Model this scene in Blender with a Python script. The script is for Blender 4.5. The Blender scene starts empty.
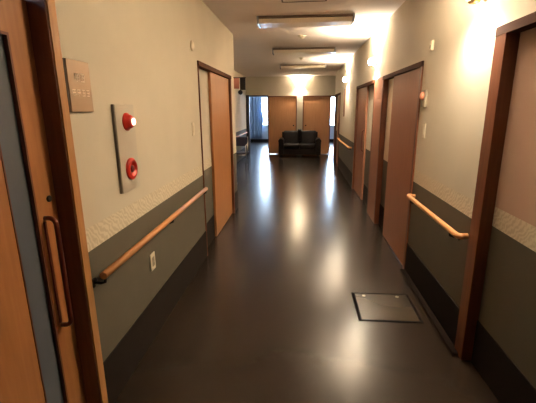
import bpy, bmesh, math, random
from mathutils import Vector, Matrix
random.seed(4)
PI = math.pi
scene = bpy.context.scene
COL = scene.collection

# ------------------------------------------------------------------ camera
cam_d = bpy.data.cameras.new('camera'); cam = bpy.data.objects.new('camera', cam_d); COL.objects.link(cam)
R = [[0.996333900559673, 0.014168292393819018, -0.08436834765592571],
     [0.08527986052188091, -0.24275984835676512, 0.9663306894718645],
     [-0.0067899915255052595, -0.9699829459925797, -0.24307813661174857]]
M = Matrix(((R[0][0], -R[0][1], -R[0][2], 0), (R[1][0], -R[1][1], -R[1][2], 0),
            (R[2][0], -R[2][1], -R[2][2], 1.57), (0, 0, 0, 1)))
cam.matrix_world = M
cam_d.sensor_fit = 'HORIZONTAL'; cam_d.sensor_width = 36.0; cam_d.lens = 369.4 / 536 * 36.0
cam_d.clip_start = 0.02; cam_d.clip_end = 200
scene.camera = cam

# ------------------------------------------------------------------ world, light, exposure
w = bpy.data.worlds.new('world'); scene.world = w; w.use_nodes = True
bg = w.node_tree.nodes['Background']
bg.inputs[0].default_value = (0.62, 0.80, 1.0, 1); bg.inputs[1].default_value = 12.0
SCONCE_EMIT = 28.0      # frosted globe
SCONCE_UP = 185.0        # watts, beam up
SCONCE_DOWN = 36.0      # watts, beam down
WARM = (1.0, 0.865, 0.67)
vs = scene.view_settings
vs.view_transform = 'Standard'; vs.look = 'None'; vs.gamma = 1.0; vs.use_curve_mapping = False
vs.exposure = 1.0

def area(name, loc, rot, sx, sy, power, col):
    l = bpy.data.lights.new(name, 'AREA'); l.shape = 'RECTANGLE'; l.size = sx; l.size_y = sy
    l.energy = power; l.color = col
    o = bpy.data.objects.new(name, l); o.location = loc; o.rotation_euler = rot; COL.objects.link(o)
# daylight arriving through the two far windows
area('daylight_left', (-1.45, 19.0, 1.5), (-PI/2, 0, 0), 1.2, 1.3, 200, (0.62, 0.80, 1.0))
area('daylight_right', (1.85, 19.0, 1.5), (-PI/2, 0, 0), 0.9, 1.3, 150, (0.62, 0.80, 1.0))

# ------------------------------------------------------------------ materials
def srgb(r, g, b):
    f = lambda c: (c/255/12.92) if c/255 <= 0.04045 else ((c/255+0.055)/1.055)**2.4
    return (f(r), f(g), f(b), 1)
def mat(name, col, rough=0.6, metal=0.0, noise=0.0, scale=8.0, stretch=(1, 1, 1), col2=None, bump=0.0, bscale=60, spec=0.5, emit=None, estr=0):
    m = bpy.data.materials.new(name); m.use_nodes = True; nt = m.node_tree
    b = nt.nodes['Principled BSDF']
    b.inputs['Base Color'].default_value = col; b.inputs['Roughness'].default_value = rough
    b.inputs['Metallic'].default_value = metal; b.inputs['Specular IOR Level'].default_value = spec
    tc = nt.nodes.new('ShaderNodeTexCoord'); mp = nt.nodes.new('ShaderNodeMapping')
    mp.inputs['Scale'].default_value = stretch; nt.links.new(tc.outputs['Object'], mp.inputs[0])
    if noise or col2:
        n = nt.nodes.new('ShaderNodeTexNoise'); n.inputs['Scale'].default_value = scale; n.inputs['Detail'].default_value = 5
        nt.links.new(mp.outputs[0], n.inputs['Vector'])
        r = nt.nodes.new('ShaderNodeValToRGB'); r.color_ramp.elements[0].position = 0.3; r.color_ramp.elements[1].position = 0.7
        c2 = col2 if col2 else tuple(c*(1-noise) for c in col[:3]) + (1,)
        r.color_ramp.elements[0].color = c2; r.color_ramp.elements[1].color = col
        nt.links.new(n.outputs['Fac'], r.inputs[0]); nt.links.new(r.outputs[0], b.inputs['Base Color'])
    if bump:
        n2 = nt.nodes.new('ShaderNodeTexNoise'); n2.inputs['Scale'].default_value = bscale; n2.inputs['Detail'].default_value = 3
        nt.links.new(tc.outputs['Object'], n2.inputs['Vector'])
        bp = nt.nodes.new('ShaderNodeBump'); bp.inputs['Strength'].default_value = bump; bp.inputs['Distance'].default_value = 0.003
        nt.links.new(n2.outputs['Fac'], bp.inputs['Height']); nt.links.new(bp.outputs[0], b.inputs['Normal'])
    if emit:
        b.inputs['Emission Color'].default_value = emit; b.inputs['Emission Strength'].default_value = estr
    return m

M_paper = mat('wallpaper_beige', srgb(212, 201, 180), 0.75, noise=0.06, scale=3, bump=0.25, bscale=140)
M_wains = mat('wainscot_olive', srgb(86, 79, 64), 0.7, noise=0.08, scale=5, bump=0.2, bscale=160)
M_base = mat('skirting_dark', srgb(34, 26, 21), 0.7, noise=0.12, scale=6, spec=0.15)
M_ceil = mat('ceiling_paint', srgb(240, 229, 218), 0.85, noise=0.04, scale=4, bump=0.2, bscale=90)
M_farwall = mat('far_wall_blue', srgb(205, 215, 226), 0.8, noise=0.05, scale=3)
M_floor = mat('floor_vinyl', srgb(44, 34, 26), 0.23, noise=0.16, scale=2.2, bump=0.03, bscale=220, spec=0.30)
M_curb = mat('floor_edge_strip', srgb(30, 23, 18), 0.85, spec=0.05, noise=0.1)
M_hatch = mat('hatch_cover', srgb(60, 49, 36), 0.27, spec=0.36, noise=0.12, scale=4)
M_hatchf = mat('hatch_dark_rim', srgb(14, 10, 8), 0.8, spec=0.05)
M_steel = mat('brushed_steel', srgb(190, 180, 165), 0.3, 1.0, noise=0.1, scale=30, stretch=(1, 20, 1))
M_wood = mat('door_wood', srgb(172, 116, 68), 0.46, scale=5, stretch=(9, 9, 0.7), col2=srgb(158, 102, 58))
M_woodr = mat('door_wood_reddish', srgb(160, 108, 80), 0.45, scale=5, stretch=(9, 9, 0.7), col2=srgb(146, 96, 70))
M_woodl = mat('end_door_wood', srgb(206, 150, 104), 0.45, scale=5, stretch=(9, 9, 0.7), col2=srgb(194, 138, 92))
M_frame = mat('casing_wood_dark', srgb(118, 66, 38), 0.4, scale=6, stretch=(9, 9, 0.7), col2=srgb(98, 52, 30))
M_lintel = mat('lintel_dark_wood', srgb(84, 50, 30), 0.8, spec=0.1, scale=6, stretch=(9, 0.7, 9), col2=srgb(70, 40, 24))
M_casel = mat('casing_wood_light', srgb(178, 128, 76), 0.45, scale=6, stretch=(9, 9, 0.7), col2=srgb(158, 108, 62))
M_rail = mat('handrail_wood', srgb(206, 146, 92), 0.5, scale=6, stretch=(9, 0.7, 9), col2=srgb(190, 128, 76))
M_brack = mat('bracket_dark', srgb(34, 30, 26), 0.4, 0.6)
M_handle = mat('handle_brown', srgb(96, 42, 26), 0.28, 0.3)
M_plate = mat('sign_bronze', srgb(172, 142, 112), 0.42, 0.25, noise=0.08, scale=12)
M_mark = mat('sign_marks_pale', srgb(246, 226, 204), 0.6)
M_panelm = mat('alarm_panel_grey', srgb(200, 190, 172), 0.4, 0.1, noise=0.04)
M_panels = mat('panel_side_grey', srgb(120, 112, 100), 0.5)
M_red = mat('alarm_red', srgb(196, 44, 28), 0.35)
M_redd = mat('alarm_red_dark', srgb(96, 14, 10), 0.4)
M_lit = mat('alarm_lit', srgb(255, 170, 140), 0.4, emit=(1, 0.42, 0.3, 1), estr=4)
M_plastic = mat('plastic_ivory', srgb(226, 214, 190), 0.45)
M_plasticg = mat('plastic_grey', srgb(150, 138, 118), 0.5)
M_lampred = mat('nurse_lamp_pink', srgb(226, 150, 120), 0.35)
M_lumi = mat('luminaire_white', srgb(232, 218, 196), 0.35, noise=0.03)
M_lumid = mat('luminaire_side_bronze', srgb(110, 88, 68), 0.5)
M_lumig = mat('luminaire_endcap', srgb(196, 200, 204), 0.25, 0.3)
M_globe = mat('sconce_glass_lit', srgb(255, 230, 190), 0.4, emit=WARM + (1,), estr=SCONCE_EMIT)
M_brass = mat('sconce_brass', srgb(200, 160, 100), 0.3, 0.8)
M_leather = mat('sofa_leather', srgb(24, 15, 11), 0.5, spec=0.18, noise=0.2, scale=8, bump=0.3, bscale=60)
M_black = mat('dark_plastic', srgb(30, 24, 22), 0.45)
M_pinksign = mat('sign_pink_face', srgb(196, 130, 116), 0.5)
M_alu = mat('aluminium_window', srgb(150, 156, 164), 0.4, 0.6)
M_curt = mat('curtain_pale_blue', srgb(160, 182, 208), 0.85, noise=0.1, scale=10, stretch=(6, 6, 0.3))
_n = M_curt.node_tree; _b = _n.nodes['Principled BSDF']; _t = _n.nodes.new('ShaderNodeBsdfTranslucent'); _t.inputs[0].default_value = srgb(170, 195, 225)
_m = _n.nodes.new('ShaderNodeMixShader'); _m.inputs[0].default_value = .10; _n.links.new(_b.outputs[0], _m.inputs[1]); _n.links.new(_t.outputs[0], _m.inputs[2])
_n.links.new(_m.outputs[0], _n.nodes['Material Output'].inputs[0])
M_chrome = mat('chrome_tube', srgb(210, 210, 215), 0.15, 1.0)
M_fabric = mat('chair_dark_fabric', srgb(48, 42, 60), 0.8)

# smoked pane in the near door
M_glass = mat('smoked_pane', srgb(92, 96, 104), 0.3, noise=0.06, scale=3)
M_pane = bpy.data.materials.new('window_pane'); M_pane.use_nodes = True
nt = M_pane.node_tree; nt.nodes.clear()
o_ = nt.nodes.new('ShaderNodeOutputMaterial'); mx = nt.nodes.new('ShaderNodeMixShader'); mx.inputs[0].default_value = 0.06
t_ = nt.nodes.new('ShaderNodeBsdfTransparent'); t_.inputs[0].default_value = (0.95, 0.97, 1, 1)
g_ = nt.nodes.new('ShaderNodeBsdfGlossy'); g_.inputs['Roughness'].default_value = 0.05
nt.links.new(t_.outputs[0], mx.inputs[1]); nt.links.new(g_.outputs[0], mx.inputs[2]); nt.links.new(mx.outputs[0], o_.inputs[0])

# lace-like wallpaper border
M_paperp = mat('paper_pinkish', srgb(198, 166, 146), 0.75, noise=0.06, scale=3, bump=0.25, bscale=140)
M_border = bpy.data.materials.new('wallpaper_border'); M_border.use_nodes = True
nt = M_border.node_tree; b = nt.nodes['Principled BSDF']; b.inputs['Roughness'].default_value = 0.7
tc = nt.nodes.new('ShaderNodeTexCoord'); vo = nt.nodes.new('ShaderNodeTexVoronoi'); vo.inputs['Scale'].default_value = 44
vo.feature = 'F1'; vo.inputs['Randomness'].default_value = 0.35
wv = nt.nodes.new('ShaderNodeTexWave'); wv.inputs['Scale'].default_value = 16; wv.inputs['Distortion'].default_value = 9; wv.bands_direction = 'DIAGONAL'
ad = nt.nodes.new('ShaderNodeMath'); ad.operation = 'MULTIPLY'
rp = nt.nodes.new('ShaderNodeValToRGB'); rp.color_ramp.elements[0].position = 0.12; rp.color_ramp.elements[0].color = srgb(220, 208, 184)
rp.color_ramp.elements[1].position = 0.42; rp.color_ramp.elements[1].color = srgb(203, 189, 163)
nt.links.new(tc.outputs['Object'], vo.inputs['Vector']); nt.links.new(tc.outputs['Object'], wv.inputs['Vector'])
nt.links.new(vo.outputs['Distance'], ad.inputs[0]); nt.links.new(wv.outputs['Fac'], ad.inputs[1])
nt.links.new(ad.outputs[0], rp.inputs[0]); nt.links.new(rp.outputs[0], b.inputs['Base Color'])

# ------------------------------------------------------------------ mesh helpers
class MB:
    def __init__(s): s.bm = bmesh.new()
    def box(s, x0, x1, y0, y1, z0, z1, mi=0):
        if x0 > x1: x0, x1 = x1, x0
        if y0 > y1: y0, y1 = y1, y0
        v = [s.bm.verts.new(p) for p in [(x0,y0,z0),(x1,y0,z0),(x1,y1,z0),(x0,y1,z0),(x0,y0,z1),(x1,y0,z1),(x1,y1,z1),(x0,y1,z1)]]
        for f in ((0,3,2,1),(4,5,6,7),(0,1,5,4),(1,2,6,5),(2,3,7,6),(3,0,4,7)):
            s.bm.faces.new([v[i] for i in f]).material_index = mi
        return s
    def prism(s, prof, a0, a1, axis='x', mi=0):
        # prof: (u,v) points; axis x -> (y,z), y -> (x,z), z -> (x,y)
        def P(u, v, a): return {'x': (a, u, v), 'y': (u, a, v), 'z': (u, v, a)}[axis]
        A = [s.bm.verts.new(P(u, v, a0)) for u, v in prof]; B = [s.bm.verts.new(P(u, v, a1)) for u, v in prof]
        n = len(prof); fs = [s.bm.faces.new(A), s.bm.faces.new(B[::-1])]
        for i in range(n): fs.append(s.bm.faces.new([A[i], B[i], B[(i+1) % n], A[(i+1) % n]]))
        for f in fs: f.material_index = mi
        return s
    def ring(s, c, t, r, n, up):
        t = t.normalized(); a = t.cross(up)
        if a.length < 1e-4: a = t.cross(Vector((1, 0, 0)))
        a.normalize(); b_ = t.cross(a)
        return [s.bm.verts.new(c + a*math.cos(2*PI*i/n)*r + b_*math.sin(2*PI*i/n)*r) for i in range(n)]
    def tube(s, pts, r, n=14, mi=0, up=Vector((0.01, 0.02, 1)).normalized()):
        pts = [Vector(p) for p in pts]; rs = r if isinstance(r, (list, tuple)) else [r]*len(pts); rings = []
        for i, p in enumerate(pts):
            t = (pts[min(i+1, len(pts)-1)] - pts[max(i-1, 0)])
            rings.append(s.ring(p, t, rs[i], n, up))
        for A, B in zip(rings, rings[1:]):
            for i in range(n):
                f = s.bm.faces.new([A[i], A[(i+1) % n], B[(i+1) % n], B[i]]); f.smooth = True; f.material_index = mi
        for Rr in (rings[0], rings[-1]):
            f = s.bm.faces.new(Rr); f.material_index = mi
        return s
    def lathe(s, c, axis, prof, n=28, mi=0):
        # prof: (distance along axis, radius)
        c = Vector(c); axis = Vector(axis).normalized(); pts = [c + axis*d for d, r in prof]
        a = axis.cross(Vector((0.3, 0.2, 1)) if abs(axis.z) < .9 else Vector((1, 0, 0))).normalized(); b_ = axis.cross(a); rings = []
        for p, (d, r) in zip(pts, prof):
            r = max(r, 1e-4); rings.append([s.bm.verts.new(p + a*math.cos(2*PI*i/n)*r + b_*math.sin(2*PI*i/n)*r) for i in range(n)])
        for A, B in zip(rings, rings[1:]):
            for i in range(n):
                f = s.bm.faces.new([A[i], A[(i+1) % n], B[(i+1) % n], B[i]]); f.smooth = True; f.material_index = mi
        for Rr in (rings[0], rings[-1]):
            s.bm.faces.new(Rr).material_index = mi
        return s

def wloc(o):
    v = Vector((0, 0, 0))
    while o: v += o.location; o = o.parent
    return v
def obj(name, mb, mats, parent=None, bevel=0, seg=2, sub=0, label=None, loc=None):
    bm = mb.bm
    off = wloc(parent) if parent else Vector((0, 0, 0))
    here = Vector(loc) if loc is not None else off
    bmesh.ops.recalc_face_normals(bm, faces=bm.faces)
    bmesh.ops.translate(bm, verts=bm.verts, vec=-here)
    me = bpy.data.meshes.new(name); bm.to_mesh(me); bm.free()
    for m in (mats if isinstance(mats, (list, tuple)) else [mats]): me.materials.append(m)
    o = bpy.data.objects.new(name, me); COL.objects.link(o); o.parent = parent
    o.location = here - off
    if bevel:
        md = o.modifiers.new('bevel', 'BEVEL'); md.width = bevel; md.segments = seg; md.limit_method = 'ANGLE'; md.angle_limit = 0.7
        for p in me.polygons: p.use_smooth = True
        wn = o.modifiers.new('wn', 'WEIGHTED_NORMAL'); wn.keep_sharp = True
    if sub:
        md = o.modifiers.new('sub', 'SUBSURF'); md.levels = sub; md.render_levels = sub
    if label: o['label'] = label
    return o
def thing(name, label, cat, loc=(0, 0, 0), group=None):
    o = bpy.data.objects.new(name, None); COL.objects.link(o); o.location = loc; o.empty_display_size = 0.1
    o['label'] = label; o['category'] = cat
    if group: o['group'] = group
    return o
def tag(o, label, cat, group=None):
    o['label'] = label; o['category'] = cat
    if group: o['group'] = group
    return o
def struct(o, label=None):
    o['kind'] = 'structure'
    if label: o['label'] = label
    return o
def sroot(name, loc, label=None):
    o = bpy.data.objects.new(name, None); COL.objects.link(o); o.location = loc; o.empty_display_size = 0.1
    return struct(o, label)
def copy_tree(o, parent=None):
    c = o.copy(); COL.objects.link(c); c.parent = parent
    for ch in list(o.children): copy_tree(ch, c)
    return c

# ------------------------------------------------------------------ room dimensions (metres)
XL, XR, ZC = -1.01, 1.06, 2.64
YB = 13.2
HL = -1.90            # wall of the wider hall beyond the left wall's end
ZW, ZBD = 0.905, 1.02  # top of the wainscot, top of the lace border
ZB = 0.29             # skirting height
DH = 1.985            # door opening height
WM = [M_paper, M_border, M_wains]
def bands(mb, x0, x1, y0, y1, z0=0, z1=ZC):
    for a, b_, mi in ((0, ZW, 2), (ZW, ZBD, 1), (ZBD, ZC + .05, 0)):
        lo, hi = max(a, z0), min(b_, z1)
        if hi > lo: mb.box(x0, x1, y0, y1, lo, hi, mi)
    return mb

# floor, ceiling
struct(obj('floor', MB().box(-5, 4, -4, 18.7, -0.1, 0), M_floor), 'dark glossy brown vinyl floor')
struct(obj('ceiling', MB().box(-5, 4, -4, 18.7, ZC, ZC+0.1), M_ceil), 'plain cream ceiling')

# left wall: stretches between openings, lintels above them
mb = MB()
bands(mb, XL-.16, XL, -4, 0.30)
bands(mb, XL-.16, XL, 0.30, 1.52, 2.03)
bands(mb, XL-.16, XL, 1.52, 3.74)
bands(mb, XL-.16, XL, 3.74, 5.50, DH+.02)
bands(mb, XL-.16, XL, 5.50, 5.83)
struct(obj('wall_left', mb, WM), 'beige papered left wall over an olive wainscot')
mb = MB()
bands(mb, XR, XR+.16, -4, 0.30)
bands(mb, XR, XR+.16, 0.30, 2.255, DH)
bands(mb, XR, XR+.16, 2.255, 3.50)
bands(mb, XR, XR+.16, 3.50, 5.10, DH-.02)
bands(mb, XR, XR+.16, 5.10, 5.60)
bands(mb, XR, XR+.16, 5.60, 7.40, DH-.02)
bands(mb, XR, XR+.16, 7.40, 10.35)
bands(mb, XR, XR+.16, 10.35, 11.85, DH)
bands(mb, XR, XR+.16, 11.85, 12.0)
struct(obj('wall_right', mb, WM), 'beige papered right wall over an olive wainscot')
mb = MB(); bands(mb, HL-.12, XL-.16, 5.71, 5.83); bands(mb, HL-.12, HL, 5.83, 13.2)
struct(obj('wall_hall_left', mb, WM))
mb = MB(); bands(mb, XR+.16, 2.52, 11.84, 12.0); bands(mb, 2.4, 2.52, 12.0, 13.2)
struct(obj('wall_hall_right', mb, WM))
# wall across the end of the corridor with four openings
mb = MB()
mb.box(HL-.12, 2.52, YB, YB+.12, 2.0, ZC, 0)
mb.box(-0.13, 0.075, YB, YB+.12, 0, 2.0, 0)
bands(mb, 1.30, 2.52, YB, YB+.12, 0, 2.0)
struct(obj('wall_end', mb, WM), 'cream wall across the end of the corridor')
mb = MB(); mb.box(-1.9, 2.5, -4.1, -4, 0, ZC)
struct(obj('wall_behind', mb, M_paper))

# room beyond the end wall, daylit
mb = MB()
for x0, x1, z0, z1 in ((-5, -2.05, 0, ZC), (-1.15, 1.38, 0, ZC), (2.3, 4, 0, ZC), (-2.05, -1.15, 0, .78), (-2.05, -1.15, 2.12, ZC), (1.38, 2.3, 0, .74), (1.38, 2.3, 2.12, ZC)):
    mb.box(x0, x1, 18.5, 18.65, z0, z1)
struct(obj('wall_far', mb, M_farwall), 'blue-grey wall of the daylit room past the end doors')
struct(obj('wall_far_left', MB().box(-5, -4.9, 13.32, 18.5, 0, ZC), M_farwall))
struct(obj('wall_far_right', MB().box(3.9, 4, 13.32, 18.5, 0, ZC), M_farwall))
mb = MB(); mb.box(-5, HL-.12, 13.2, 13.32, 0, ZC); mb.box(2.52, 4, 13.2, 13.32, 0, ZC)
struct(obj('wall_far_near', mb, M_farwall))
struct(obj('baseboard_far', MB().box(-4.9, 3.9, 18.46, 18.5, 0, .12), M_base))

# skirting boards
def skirt(name, segs):
    mb = MB()
    for x0, x1, y0, y1 in segs:
        mb.box(x0, x1, y0, y1, 0, ZB)
    return struct(obj(name, mb, M_base, bevel=0.002), 'dark brown skirting board')
t = .008
skirt('baseboard_left', [(XL, XL+t, -4, .26), (XL, XL+t, 1.57, 3.74), (XL, XL+t, 5.54, 5.83), (HL, XL+t, 5.83, 5.838), (HL, HL+t, 5.838, 13.1)])
skirt('baseboard_right', [(XR-t, XR, -4, .26), (XR-t, XR, 2.255, 3.50), (XR-t, XR, 7.44, 10.29), (XR-t, XR, 11.9, 12.0)])
skirt('baseboard_end', [(1.33, 2.4, YB-t, YB)])
# raised edging where the floor meets the right wall
mb = MB(); mb.prism([(XR-.055, 0), (XR-.05, .014), (XR-t, .018), (XR-t, 0)], 2.19, 3.5, 'y')
struct(obj('trim_1', mb, M_curb), 'narrow dark floor edging along the right wall')

# ------------------------------------------------------------------ doors
def bar_handle(parent, x_leaf, sx, y, z0, z1, r=.011, off=.05):
    mb = MB(); xo = x_leaf + sx*off; pts = [(x_leaf, y, z0)]
    k = .03
    for a in range(0, 6):
        th = a/5*PI/2; pts.append((xo - sx*k + sx*k*math.sin(th), y, z0 + k - k*math.cos(th)))
    for a in range(0, 6):
        th = a/5*PI/2; pts.append((xo - sx*k + sx*k*math.cos(th), y, z1 - k + k*math.sin(th)))
    pts.append((x_leaf, y, z1))
    mb.tube(pts, r, 12, up=Vector((0, 1, 0)))
    return obj('handle', mb, M_handle, parent)

# door 1: near left, slit pane and long handle
d = sroot('door_1', (XL-.09, .9, 0), 'orange wood door with a narrow grey pane and long bar handle')
X = -1.08
mb = MB(); mb.box(X-.035, X, .34, 1.25, .01, 1.99); mb.box(X-.035, X, 1.385, 1.510, .01, 1.99); mb.box(X-.035, X, 1.25, 1.385, .01, .14); mb.box(X-.035, X, 1.25, 1.385, 1.85, 1.99)
leaf = obj('leaf', mb, M_wood, d)
mb = MB()
for z0, z1, y0, y1 in ((.14, 1.85, 1.25, 1.256), (.14, 1.85, 1.375, 1.385), (.14, .15, 1.256, 1.375), (1.84, 1.85, 1.256, 1.375)): mb.box(X-.03, X+.003, y0, y1, z0, z1)
obj('pane_bead', mb, M_frame, leaf)
obj('pane', MB().box(X-.022, X-.014, 1.256, 1.375, .15, 1.84), M_glass, leaf, label='narrow grey pane')
obj('handle_plate', MB().box(X, X+.004, 1.410, 1.426, .63, 1.11), M_handle, leaf, bevel=.001)
bar_handle(leaf, X, 1, 1.424, .615, 1.125, .0105, .048)
obj('lock', MB().lathe((X, 1.465, 1.20), (1, 0, 0), [(0, .014), (.006, .014), (.009, .010), (.010, .001)]), M_brack, leaf)
mb = MB(); mb.box(XL-.14, XL+.006, 1.512, 1.519, 0, 2.0); mb.box(XL-.14, XL+.004, .30, 1.519, 2.0, 2.029); mb.box(XL-.14, XL+.006, .30, .34, 0, 2.0)
obj('jamb', mb, M_frame, d, label='dark reddish wood jamb')
mb = MB(); mb.box(XL-.001, XL+.012, 1.519, 1.570, 0, 2.07); mb.box(XL-.001, XL+.012, .24, 1.519, 2.03, 2.07); mb.box(XL-.001, XL+.012, .24, .30, 0, 2.03)
obj('casing', mb, M_casel, d, bevel=.002, label='pale wood casing strip')

def sliding(name, side, y0, y1, leaf_y, pocket_y, ztop, wood, casew=.05, lab=None, handle_y=None, leaf_in=.02, frame=None, near_case=None):
    """sliding door: casing round the opening, wallpapered pocket panel, wood leaf"""
    s = 1 if side == 'right' else -1
    xf = XR if side == 'right' else XL
    d = sroot(name, (xf, (y0+y1)/2, 0), lab)
    nc = near_case or casew; fm = frame or M_frame
    mb = MB()
    o_ = xf - s*.014
    mb.box(o_, xf+s*.15, y0, y0+nc, 0, ztop); mb.box(o_, xf+s*.15, y1-casew, y1, 0, ztop)
    obj('casing', mb, fm, d, bevel=.002)
    obj('lintel', MB().box(o_-s*.002, xf+s*.15, y0+.0, y1-.0, ztop-.045, ztop+.001), M_lintel, d)
    if pocket_y:
        px = xf + s*.055
        mb = MB(); bands(mb, px, px+s*.05, pocket_y[0], pocket_y[1], 0, ztop-.045)
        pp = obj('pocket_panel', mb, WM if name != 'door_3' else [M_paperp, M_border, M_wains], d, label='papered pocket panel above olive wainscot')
        obj('pocket_skirting', MB().box(px-s*.006, px, pocket_y[0], pocket_y[1], 0, ZB), M_base, pp)
    if leaf_y:
        lx = xf + s*leaf_in
        lf = obj('leaf', MB().box(lx, lx+s*.03, leaf_y[0], leaf_y[1], .008, ztop-.045), wood, d, bevel=.002)
        if handle_y:
            bar_handle(lf, lx, -s, handle_y, .85, 1.2, .009, .03)
    return d
sliding('door_2', 'left', 3.74, 5.50, (4.36, 5.45), (3.755, 4.40), 2.03, M_wood, .05, 'orange wood sliding door in the left wall', near_case=.007)
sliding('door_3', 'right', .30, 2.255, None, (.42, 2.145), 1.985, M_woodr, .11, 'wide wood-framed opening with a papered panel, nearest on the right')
sliding('door_4', 'right', 3.50, 5.10, (3.55, 4.56), (4.54, 5.05), 1.965, M_woodr, .05, 'reddish wood sliding door in the middle of the right wall', leaf_in=.0)
sliding('door_5', 'right', 5.60, 7.40, (6.42, 7.35), (5.65, 6.50), 1.965, M_woodr, .05, 'further reddish wood sliding door in the right wall', handle_y=6.50)
sliding('door_6', 'right', 10.35, 11.85, (10.4, 11.2), (11.18, 11.8), 1.98, M_woodr, .06, 'farthest wood sliding door in the right wall', handle_y=10.5)
struct(obj('trim_2', MB().box(XR-.012, XR, 5.10, 5.60, 0, 1.965), M_woodr, bevel=.002), 'wood facing between the two right sliding doors')

# end wall: two sliding leaves, frames, dark jamb
def enddoor(name, x0, x1, lab):
    d = sroot(name, ((x0+x1)/2, YB+.05, 0), lab)
    lf = obj('leaf', MB().box(x0, x1, YB+.02, YB+.055, .008, 1.965), M_woodl, d, bevel=.002)
    mb = MB(); mb.lathe((x1-.08 if x0 < -.5 else x0+.08, YB+.0195, 1.0), (0, -1, 0), [(0, .022), (.004, .024), (.005, .018), (.0052, .001)])
    obj('pull', mb, M_brack, lf)
    mb = MB(); mb.box(x0-.03, x0, YB-.01, YB+.1, 0, 2.0); mb.box(x1, x1+.03, YB-.01, YB+.1, 0, 2.0)
    mb.box(x0-.03, x1+.03, YB-.012, YB+.1, 1.965, 2.0)
    obj('casing', mb, M_frame, d, bevel=.002)
enddoor('door_7', -1.10, -.16, 'orange wood sliding door left of the end pillar')
enddoor('door_8', .105, 1.00, 'orange wood sliding door right of the end pillar')
mb = MB(); mb.box(HL+.002, -1.785, YB-.02, YB+.12, 0, 2.04); mb.box(-1.785, -1.13, YB-.012, YB+.12, 1.985, 2.03)
struct(obj('trim_3', mb, mat('jamb_navy', srgb(42, 34, 44), .5)), 'dark frame round the open doorway at the end')
mb = MB(); mb.box(1.26, 1.30, YB-.02, YB+.12, 0, 2.0); mb.box(1.03, 1.26, YB-.012, YB+.12, 1.965, 2.0)
struct(obj('trim_4', mb, M_frame), 'wood frame of the narrow gap right of the end doors')

# ------------------------------------------------------------------ windows in the far room
def window(name, x0, x1, z0, z1, cx0, cx1):
    wd = sroot(name, ((x0+x1)/2, 18.55, z0))
    mb = MB(); f = .035
    mb.box(x0, x0+f, 18.52, 18.6, z0, z1); mb.box(x1-f, x1, 18.52, 18.6, z0, z1)
    mb.box(x0+f, x1-f, 18.52, 18.6, z0, z0+f); mb.box(x0+f, x1-f, 18.52, 18.6, z1-f, z1)
    mb.box((x0+x1)/2-.015, (x0+x1)/2+.015, 18.53, 18.59, z0+f, z1-f)
    fr = obj('window_frame', mb, M_alu, wd, bevel=.003)
    obj('pane', MB().box(x0+f, x1-f, 18.556, 18.562, z0+f, z1-f), M_pane, wd)
    # gathered curtain beside the opening
    mb = MB(); n = 40; front = []; 
    for i in range(n+1):
        u = i/n; x = cx0 + (cx1-cx0)*u; y = 18.42 + .025*math.sin(u*PI*9)
        col_ = []
        for k in range(13):
            z = .16 + (2.2-.16)*k/12; pinch = 1 + .12*math.exp(-((z-1.05)/.3)**2)
            col_.append(mb.bm.verts.new((cx0 + (x-cx0)*pinch, y, z)))
        front.append(col_)
    for a, b_ in zip(front, front[1:]):
        for k in range(12):
            f_ = mb.bm.faces.new([a[k], b_[k], b_[k+1], a[k+1]]); f_.smooth = True
    c = obj('curtain', mb, M_curt, None)
    md = c.modifiers.new('thick', 'SOLIDIFY'); md.thickness = .004
    tag(c, 'pale blue curtain hanging beside the bright %s window' % ('left' if x0 < 0 else 'right'), 'curtain')
    mb = MB(); mb.tube([(min(cx0, x0)-.05, 18.42, 2.22), (x1+.08, 18.42, 2.22)], .012, 10, up=Vector((0, 0, 1)))
    mb.box(min(cx0, x0)-.02, min(cx0, x0), 18.42, 18.5, 2.21, 2.23); mb.box(x1+.03, x1+.05, 18.42, 18.5, 2.21, 2.23)
    tag(obj('curtain_rod', mb, M_alu), 'thin rod above the bright %s window in the far room' % ('left' if x0 < 0 else 'right'), 'curtain rod')
window('window_1', -2.05, -1.15, .78, 2.12, -2.55, -1.88)
window('window_2', 1.38, 2.3, .74, 2.12, 2.45, 1.95)

# ------------------------------------------------------------------ handrails
def handrail(x_wall, s, y0, y1, brs, label, group=None, z=.785, returns=True):
    """s = direction from the wall into the corridor"""
    xr = x_wall + s*.062
    root = thing('handrail', label, 'handrail', (x_wall, (y0+y1)/2, z), group)
    mb = MB(); r = .019
    pts = [(x_wall + s*.004, y0, z)]
    for a in range(7):
        th = a/6*PI/2; pts.append((xr - s*.03 + s*.03*math.sin(th), y0+.0 + .03 - .03*math.cos(th), z))
    for a in range(7):
        th = a/6*PI/2; pts.append((xr - s*.03 + s*.03*math.cos(th), y1 - .03 + .03*math.sin(th), z))
    pts.append((x_wall + s*.004, y1, z))
    if not returns: pts = [0, (xr, y0, z), (xr, y1, z), 0]
    mb.tube(pts[1:-1], r, 16, up=Vector((0, 0, 1)))
    obj('rail', mb, M_rail, root)
    for y in ((y0+.012, y1-.012) if returns else ()):
        mb = MB(); mb.tube([(xr - s*.02, y, z), (x_wall + s*.001, y, z)], .0175, 14, up=Vector((0, 0, 1)))
        obj('end_return', mb, M_rail, root)
    for y in brs:
        mb = MB(); mb.lathe((x_wall, y, z-.045), (s, 0, 0), [(0, .026), (.006, .026), (.008, .02), (.0085, .001)])
        mb.tube([(x_wall+s*.005, y, z-.045), (x_wall+s*.04, y, z-.046), (xr, y, z-.038), (xr, y, z-.016)], .008, 10, up=Vector((0, 1, 0)))
        obj('bracket', mb, M_brack, root)
    return root
handrail(XL, 1, 1.585, 3.62, (1.60, 2.6, 3.60), 'long wooden handrail on the left wall below the red alarm panel', returns=False)
handrail(XR, -1, 2.29, 3.42, (2.42, 3.32), 'short wooden handrail on the right wall beside the floor hatch')
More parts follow.
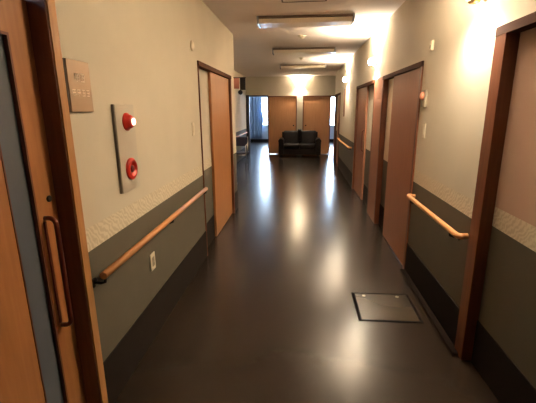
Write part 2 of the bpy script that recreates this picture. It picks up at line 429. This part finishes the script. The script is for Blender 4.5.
handrail(XR, -1, 7.75, 10.2, (7.9, 9.0, 10.1), 'far wooden handrail on the right wall near the sofa')
handrail(HL, 1, 9.2, 12.9, (9.4, 11.0, 12.7), 'wooden handrail in the side hall past the end of the left wall')

# ------------------------------------------------------------------ things on the left wall
r = thing('door_sign', 'square bronze room sign beside the near left door casing', 'sign', (XL, 1.67, 1.67))
obj('backing', MB().box(XL, XL+.012, 1.574, 1.755, 1.56, 1.785), M_panels, r, bevel=.002)
obj('face_plate', MB().box(XL+.012, XL+.018, 1.580, 1.755, 1.562, 1.785), M_plate, r, bevel=.002)
# illegible pale characters: two above, a row of four below
def glyph(y, z, h, seed):
    mb = MB()
    rr = random.Random(seed); wd = h*.9; x0, x1 = XL+.018, XL+.0192
    mb.box(x0, x1, y, y+wd, z+h*.88, z+h); mb.box(x0, x1, y+wd*.1, y+wd*.9, z+h*.45, z+h*.57)
    mb.box(x0, x1, y+wd*.44, y+wd*.56, z, z+h); mb.box(x0, x1, y, y+wd*.12, z+h*.2, z+h*.9) if rr.random() > .5 else mb.box(x0, x1, y+wd*.05, y+wd*.95, z, z+h*.1)
    mb.box(x0, x1, y+wd*.86, y+wd*.98, z+h*.15, z+h*.8)
    obj('character', mb, M_mark, r)
for i in range(2): glyph(1.630+i*.042, 1.694, .036, i)
for i in range(4): glyph(1.600+i*.036, 1.632, .028, i+5)

r = thing('fire_alarm_panel', 'tall grey panel with a lit red lamp above a red push button', 'alarm panel', (XL, 2.08, 1.35))
obj('housing', MB().box(XL, XL+.014, 1.955, 2.185, 1.11, 1.60), M_panels, r, bevel=.003)
obj('cover', MB().box(XL+.014, XL+.022, 1.955, 2.185, 1.11, 1.60), M_panelm, r, bevel=.003)
l = obj('lamp', MB().lathe((XL+.022, 2.075, 1.505), (1, 0, 0), [(0, .050), (.008, .050), (.012, .042), (.03, .036), (.038, .028), (.04, .001)]), M_red, r, label='red round indicator lamp')
obj('lamp_lens', MB().lathe((XL+.060, 2.08, 1.505), (1, 0, 0), [(0, .021), (.006, .019), (.010, .012), (.012, .006), (.0125, .001)]), M_lit, l, label='glowing lens')
b_ = obj('button', MB().lathe((XL+.022, 2.075, 1.235), (1, 0, 0), [(0, .064), (.010, .064), (.016, .056), (.017, .040), (.006, .038), (.006, .001)]), M_red, r, label='red round push button ring')
obj('button_centre', MB().lathe((XL+.028, 2.075, 1.235), (1, 0, 0), [(0, .020), (.007, .020), (.009, .015), (.0095, .001)]), M_redd, b_)

def wallplate(name, label, cat, x, s, y0, y1, z0, z1, kind):
    r = thing(name, label, cat, (x, (y0+y1)/2, (z0+z1)/2))
    obj('plate', MB().box(x, x+s*.007, y0, y1, z0, z1), M_plastic, r, bevel=.002)
    ym = (y0+y1)/2; zm = (z0+z1)/2; w_ = (y1-y0)*.5; h_ = (z1-z0)*.55
    ins = obj('rocker' if kind == 'switch' else 'socket_insert', MB().box(x+s*.007, x+s*.010, ym-w_/2, ym+w_/2, zm-h_/2, zm+h_/2), M_plastic if kind == 'switch' else M_plasticg, r, bevel=.001)
    if kind == 'outlet':
        mb = MB()
        for dz in (-.014, .014):
            mb.box(x+s*.010, x+s*.0104, ym-.007, ym-.005, zm+dz-.005, zm+dz+.005); mb.box(x+s*.010, x+s*.0104, ym+.005, ym+.007, zm+dz-.005, zm+dz+.005)
        obj('slots', mb, M_black, ins)
wallplate('power_outlet', 'pale power outlet plate in the olive wainscot under the left handrail', 'outlet', XL, 1, 2.27, 2.345, .49, .61, 'outlet')
wallplate('light_switch', 'cream switch plate on the left wall beside the sliding door', 'switch', XL, 1, 3.44, 3.51, 1.33, 1.45, 'switch')
mb = MB(); mb.lathe((XL, 3.58, 2.14), (1, 0, 0), [(0, .045), (.008, .045), (.014, .036), (.02, .02), (.021, .001)])
tag(obj('wall_sensor', mb, M_plastic), 'small round cream sensor high on the left wall', 'sensor')

# bracket sign and small bell at the far corner of the left wall
r = thing('projecting_sign', 'small projecting sign with pink and dark faces at the left wall end', 'sign', (XL, 5.76, 2.0))
obj('bracket_arm', MB().box(XL, XL+.185, 5.755, 5.768, 2.02, 2.033), M_black, r)
obj('pink_face', MB().box(XL+.005, XL+.085, 5.75, 5.772, 1.87, 2.02), M_pinksign, r, bevel=.003, label='faded pink face')
obj('dark_face', MB().box(XL+.100, XL+.180, 5.75, 5.772, 1.85, 2.02), M_black, r, bevel=.003, label='dark face')
obj('round_tab', MB().lathe((XL+.10, 5.75, 1.815), (0, 1, 0), [(0, .034), (.02, .034), (.021, .001)]), M_black, r)
obj('tab_link', MB().tube([(XL+.10, 5.76, 1.84), (XL+.10, 5.76, 2.025)], .004, 8, up=Vector((0, 1, 0))), M_black, r)

# ------------------------------------------------------------------ things on the right wall
wallplate('light_switch', 'grey switch plate on the right wall beside the middle sliding door', 'switch', XR, -1, 3.29, 3.36, 1.32, 1.44, 'switch')
r = thing('call_lamp', 'small pink-lensed call lamp on the right wall beside the middle sliding door', 'wall lamp', (XR, 3.37, 1.64))
obj('base', MB().box(XR-.02, XR, 3.325, 3.42, 1.575, 1.715), M_plasticg, r, bevel=.004)
obj('lens', MB().lathe((XR-.02, 3.375, 1.668), (-1, 0, 0), [(0, .034), (.014, .032), (.024, .02), (.027, .001)]), M_lampred, r, label='pink lens')
r = thing('wall_buzzer', 'tiny white box high on the right wall above the middle door', 'sensor', (XR, 3.3, 2.06))
obj('box', MB().box(XR-.022, XR, 3.28, 3.325, 2.02, 2.095), M_plastic, r, bevel=.004)
obj('grille', MB().box(XR-.024, XR-.022, 3.288, 3.317, 2.035, 2.06), M_plasticg, r)
tag(obj('wall_strip', MB().box(XR-.018, XR, 9.32, 9.42, 1.38, 2.02), M_frame, bevel=.003), 'tall narrow brown strip on the right wall above the far handrail', 'wall strip')

# ------------------------------------------------------------------ wall lamps
def spot(parent, name, loc, down, power, angle=160, rad=.035):
    l = bpy.data.lights.new(name, 'SPOT'); l.energy = power; l.color = WARM; l.spot_size = math.radians(angle); l.spot_blend = .9
    l.shadow_soft_size = rad
    o = bpy.data.objects.new(name, l); COL.objects.link(o); o.parent = parent
    o.location = Vector(loc) - wloc(parent); o.rotation_euler = (0 if down else PI, 0, 0)
def sconce(x, y, z, nrm, label, group=None):
    n = Vector(nrm); c = Vector((x, y, z))
    r = thing('wall_lamp', label, 'lamp', c, group)
    obj('backplate', MB().lathe(c, n, [(0, .055), (.008, .055), (.014, .04), (.015, .001)]), M_brass, r)
    g = c + n*.07
    obj('arm', MB().tube([c + n*.01, c + n*.04 + Vector((0, 0, -.055)), g + Vector((0, 0, -.062))], .008, 10, up=Vector((0.3, 0.4, 0)).normalized()), M_brass, r)
    obj('cup', MB().lathe(g + Vector((0, 0, -.066)), (0, 0, 1), [(0, .015), (.004, .026), (.016, .036), (.018, .03)]), M_brass, r)
    prof = [(-.05 + .1*k/14, math.sqrt(max(.055**2 - (-.05 + .1*k/14)**2, 1e-6))) for k in range(15)]
    obj('globe', MB().lathe(g, (0, 0, 1), prof), M_globe, r, label='glowing frosted globe')
    spot(r, 'lamp_beam', g + Vector((0, 0, .075)), False, SCONCE_UP)
    spot(r, 'lamp_beam', g + Vector((0, 0, -.085)), True, SCONCE_DOWN)
    return r
sconce(XR, 2.45, 2.22, (-1, 0, 0), 'lit wall lamp on the right wall above the short handrail')
sconce(XR, 5.6, 2.20, (-1, 0, 0), 'lit wall lamp on the right wall above the further sliding door')
sconce(XR, 8.85, 2.20, (-1, 0, 0), 'lit wall lamp on the right wall above the far handrail')
sconce(-.03, YB, 2.40, (0, -1, 0), 'lit wall lamp on the end pillar above the sofa')

# ------------------------------------------------------------------ ceiling
def luminaire(y, label):
    r = thing('ceiling_light', label, 'light', (0.04, y, ZC), 'unlit strip lights along the corridor ceiling')
    x0, x1 = -.53, .61
    obj('housing', MB().prism([(y-.17, ZC), (y-.17, ZC-.025), (y-.155, ZC-.03), (y+.155, ZC-.03), (y+.17, ZC-.025), (y+.17, ZC)], x0, x1, 'x'), M_lumid, r, label='dark bronze housing')
    obj('diffuser', MB().prism([(y-.165, ZC-.0305), (y-.13, ZC-.075), (y+.13, ZC-.075), (y+.165, ZC-.0305)], x0+.02, x1-.02, 'x'), M_lumi, r, label='cream trough cover')
    for a in (x0-.006, x1-.014):
        obj('end_cap', MB().prism([(y-.172, ZC), (y-.172, ZC-.032), (y-.135, ZC-.08), (y+.135, ZC-.08), (y+.172, ZC-.032), (y+.172, ZC)], a, a+.02, 'x'), M_lumig, r)
    return r
luminaire(4.93, 'nearest unlit strip light on the corridor ceiling')
luminaire(7.35, 'second unlit strip light along the corridor ceiling')
luminaire(9.95, 'farthest unlit strip light along the corridor ceiling')
def detector(x, y, label):
    r = thing('smoke_detector', label, 'smoke detector', (x, y, ZC))
    obj('base', MB().lathe((x, y, ZC), (0, 0, -1), [(0, .06), (.012, .06), (.016, .05), (.0165, .001)]), M_plastic, r)
    obj('sensor_head', MB().lathe((x, y, ZC-.0165), (0, 0, -1), [(0, .034), (.018, .03), (.026, .016), (.027, .001)]), M_plastic, r)
detector(.01, 6.05, 'round cream smoke detector between the first and second strip lights')
detector(.0, 8.55, 'round cream smoke detector between the second and third strip lights')
r = thing('ceiling_hatch', 'square access panel in the ceiling before the nearest strip light', 'access panel', (0.02, 3.97, ZC))
mb = MB(); x0, x1, y0, y1 = -.21, .25, 3.74, 4.2
for a in ((x0, x1, y0, y0+.015), (x0, x1, y1-.015, y1), (x0, x0+.015, y0+.015, y1-.015), (x1-.015, x1, y0+.015, y1-.015)): mb.box(*a, ZC-.006, ZC)
obj('rim', mb, M_lumid, r); obj('panel', MB().box(x0+.017, x1-.017, y0+.017, y1-.017, ZC-.004, ZC), M_ceil, r)

# ------------------------------------------------------------------ floor hatch
r = thing('floor_hatch', 'square access hatch set in the floor beside the right wall', 'floor hatch', (.70, 2.78, 0))
x0, x1, y0, y1 = .465, .945, 2.56, 3.0
mb = MB(); mb.box(x0, x0+.026, y0, y1, 0, .004); mb.box(x0+.022, x1-.02, y0, y0+.016, 0, .004); mb.box(x1-.02, x1, y0, y1, 0, .004)
obj('rim', mb, M_hatchf, r, label='dark rubber rim')
obj('far_edge', MB().box(x0+.022, x1-.02, y1-.012, y1, 0, .004), M_curb, r)
cv = obj('cover', MB().box(x0+.026, x1-.022, y0+.018, y1-.014, 0, .003), M_hatch, r)
for hx in (x0+.10, x1-.10):
    obj('lift_ring', MB().lathe((hx, y1-.05, .003), (0, 0, 1), [(0, .014), (.001, .014), (.0012, .001)]), M_plasticg, cv)

# ------------------------------------------------------------------ sofa
r = thing('sofa', 'dark brown leather two-seat sofa against the end wall doors', 'sofa', (0, 12.75, 0))
sx0, sx1 = -.73, .70; mid = (sx0+sx1)/2; sy0, sy1 = 12.40, 13.12
obj('base', MB().box(sx0+.04, sx1-.04, sy0+.03, sy1-.02, .07, .27), M_leather, r, bevel=.02, seg=3)
for a, b_ in ((sx0+.19, mid-.004), (mid+.004, sx1-.19)):
    obj('seat_cushion', MB().box(a, b_, sy0, sy1-.2, .27, .43), M_leather, r, bevel=.045, seg=4)
def backc(a, b_):
    mb = MB(); mb.prism([(sy1-.30, .42), (sy1-.24, .74), (sy1-.18, .84), (sy1-.10, .84), (sy1-.05, .42)], a, b_, 'x')
    return obj('back_cushion', mb, M_leather, r, bevel=.04, seg=4)
backc(sx0+.16, mid-.05); backc(mid+.05, sx1-.16)
obj('back_frame', MB().box(sx0+.1, sx1-.1, sy1-.08, sy1, .1, .80), M_leather, r, bevel=.025, seg=3)
mb = MB(); mb.box(mid-.07, mid+.07, sy1-.2, sy1-.05, .5, .895); obj('back_centre', mb, M_leather, r, bevel=.04, seg=4)
for a in (sx0, sx1-.19):
    mb = MB(); n = 10; prof = [(a+.012, .07), (a+.012, .5)]
    prof += [(a+.095 - .095*math.cos(PI*k/n), .52 + .085*math.sin(PI*k/n)) for k in range(n+1)]
    prof += [(a+.178, .5), (a+.178, .07)]
    mb.prism(prof, sy0-.01, sy1-.06, 'y'); obj('armrest', mb, M_leather, r, bevel=.01)
for a in (sx0+.08, sx1-.08):
    for q in (sy0+.08, sy1-.1):
        obj('foot', MB().lathe((a, q, 0), (0, 0, 1), [(0, .02), (.07, .03)]), M_black, r)

# ------------------------------------------------------------------ chair in the side hall
r = thing('metal_legged_chair', 'chrome-legged dark chair half hidden past the end of the left wall', 'chair', (-1.58, 9.75, 0))
cx_, cy_ = -1.58, 9.75
obj('seat', MB().box(cx_-.17, cx_+.17, cy_-.2, cy_+.2, .42, .47), M_fabric, r, bevel=.02, seg=3)
obj('backrest', MB().box(cx_-.17, cx_+.17, cy_+.2, cy_+.225, .6, .84), M_fabric, r, bevel=.01)
for sx in (-1, 1):
    x = cx_ + sx*.17
    obj('leg', MB().tube([(x, cy_-.2, 0), (x, cy_-.19, .62), (x, cy_-.16, .65), (x, cy_+.1, .66), (x, cy_+.2, .66)], .011, 10, up=Vector((1, 0, 0))), M_chrome, r)
    obj('leg', MB().tube([(x, cy_+.24, 0), (x, cy_+.19, .42), (x, cy_+.215, .85)], .011, 10, up=Vector((1, 0, 0))), M_chrome, r)
obj('crossbar', MB().tube([(cx_-.17, cy_-.195, .40), (cx_+.17, cy_-.195, .40)], .009, 10, up=Vector((0, 1, 0))), M_chrome, r)
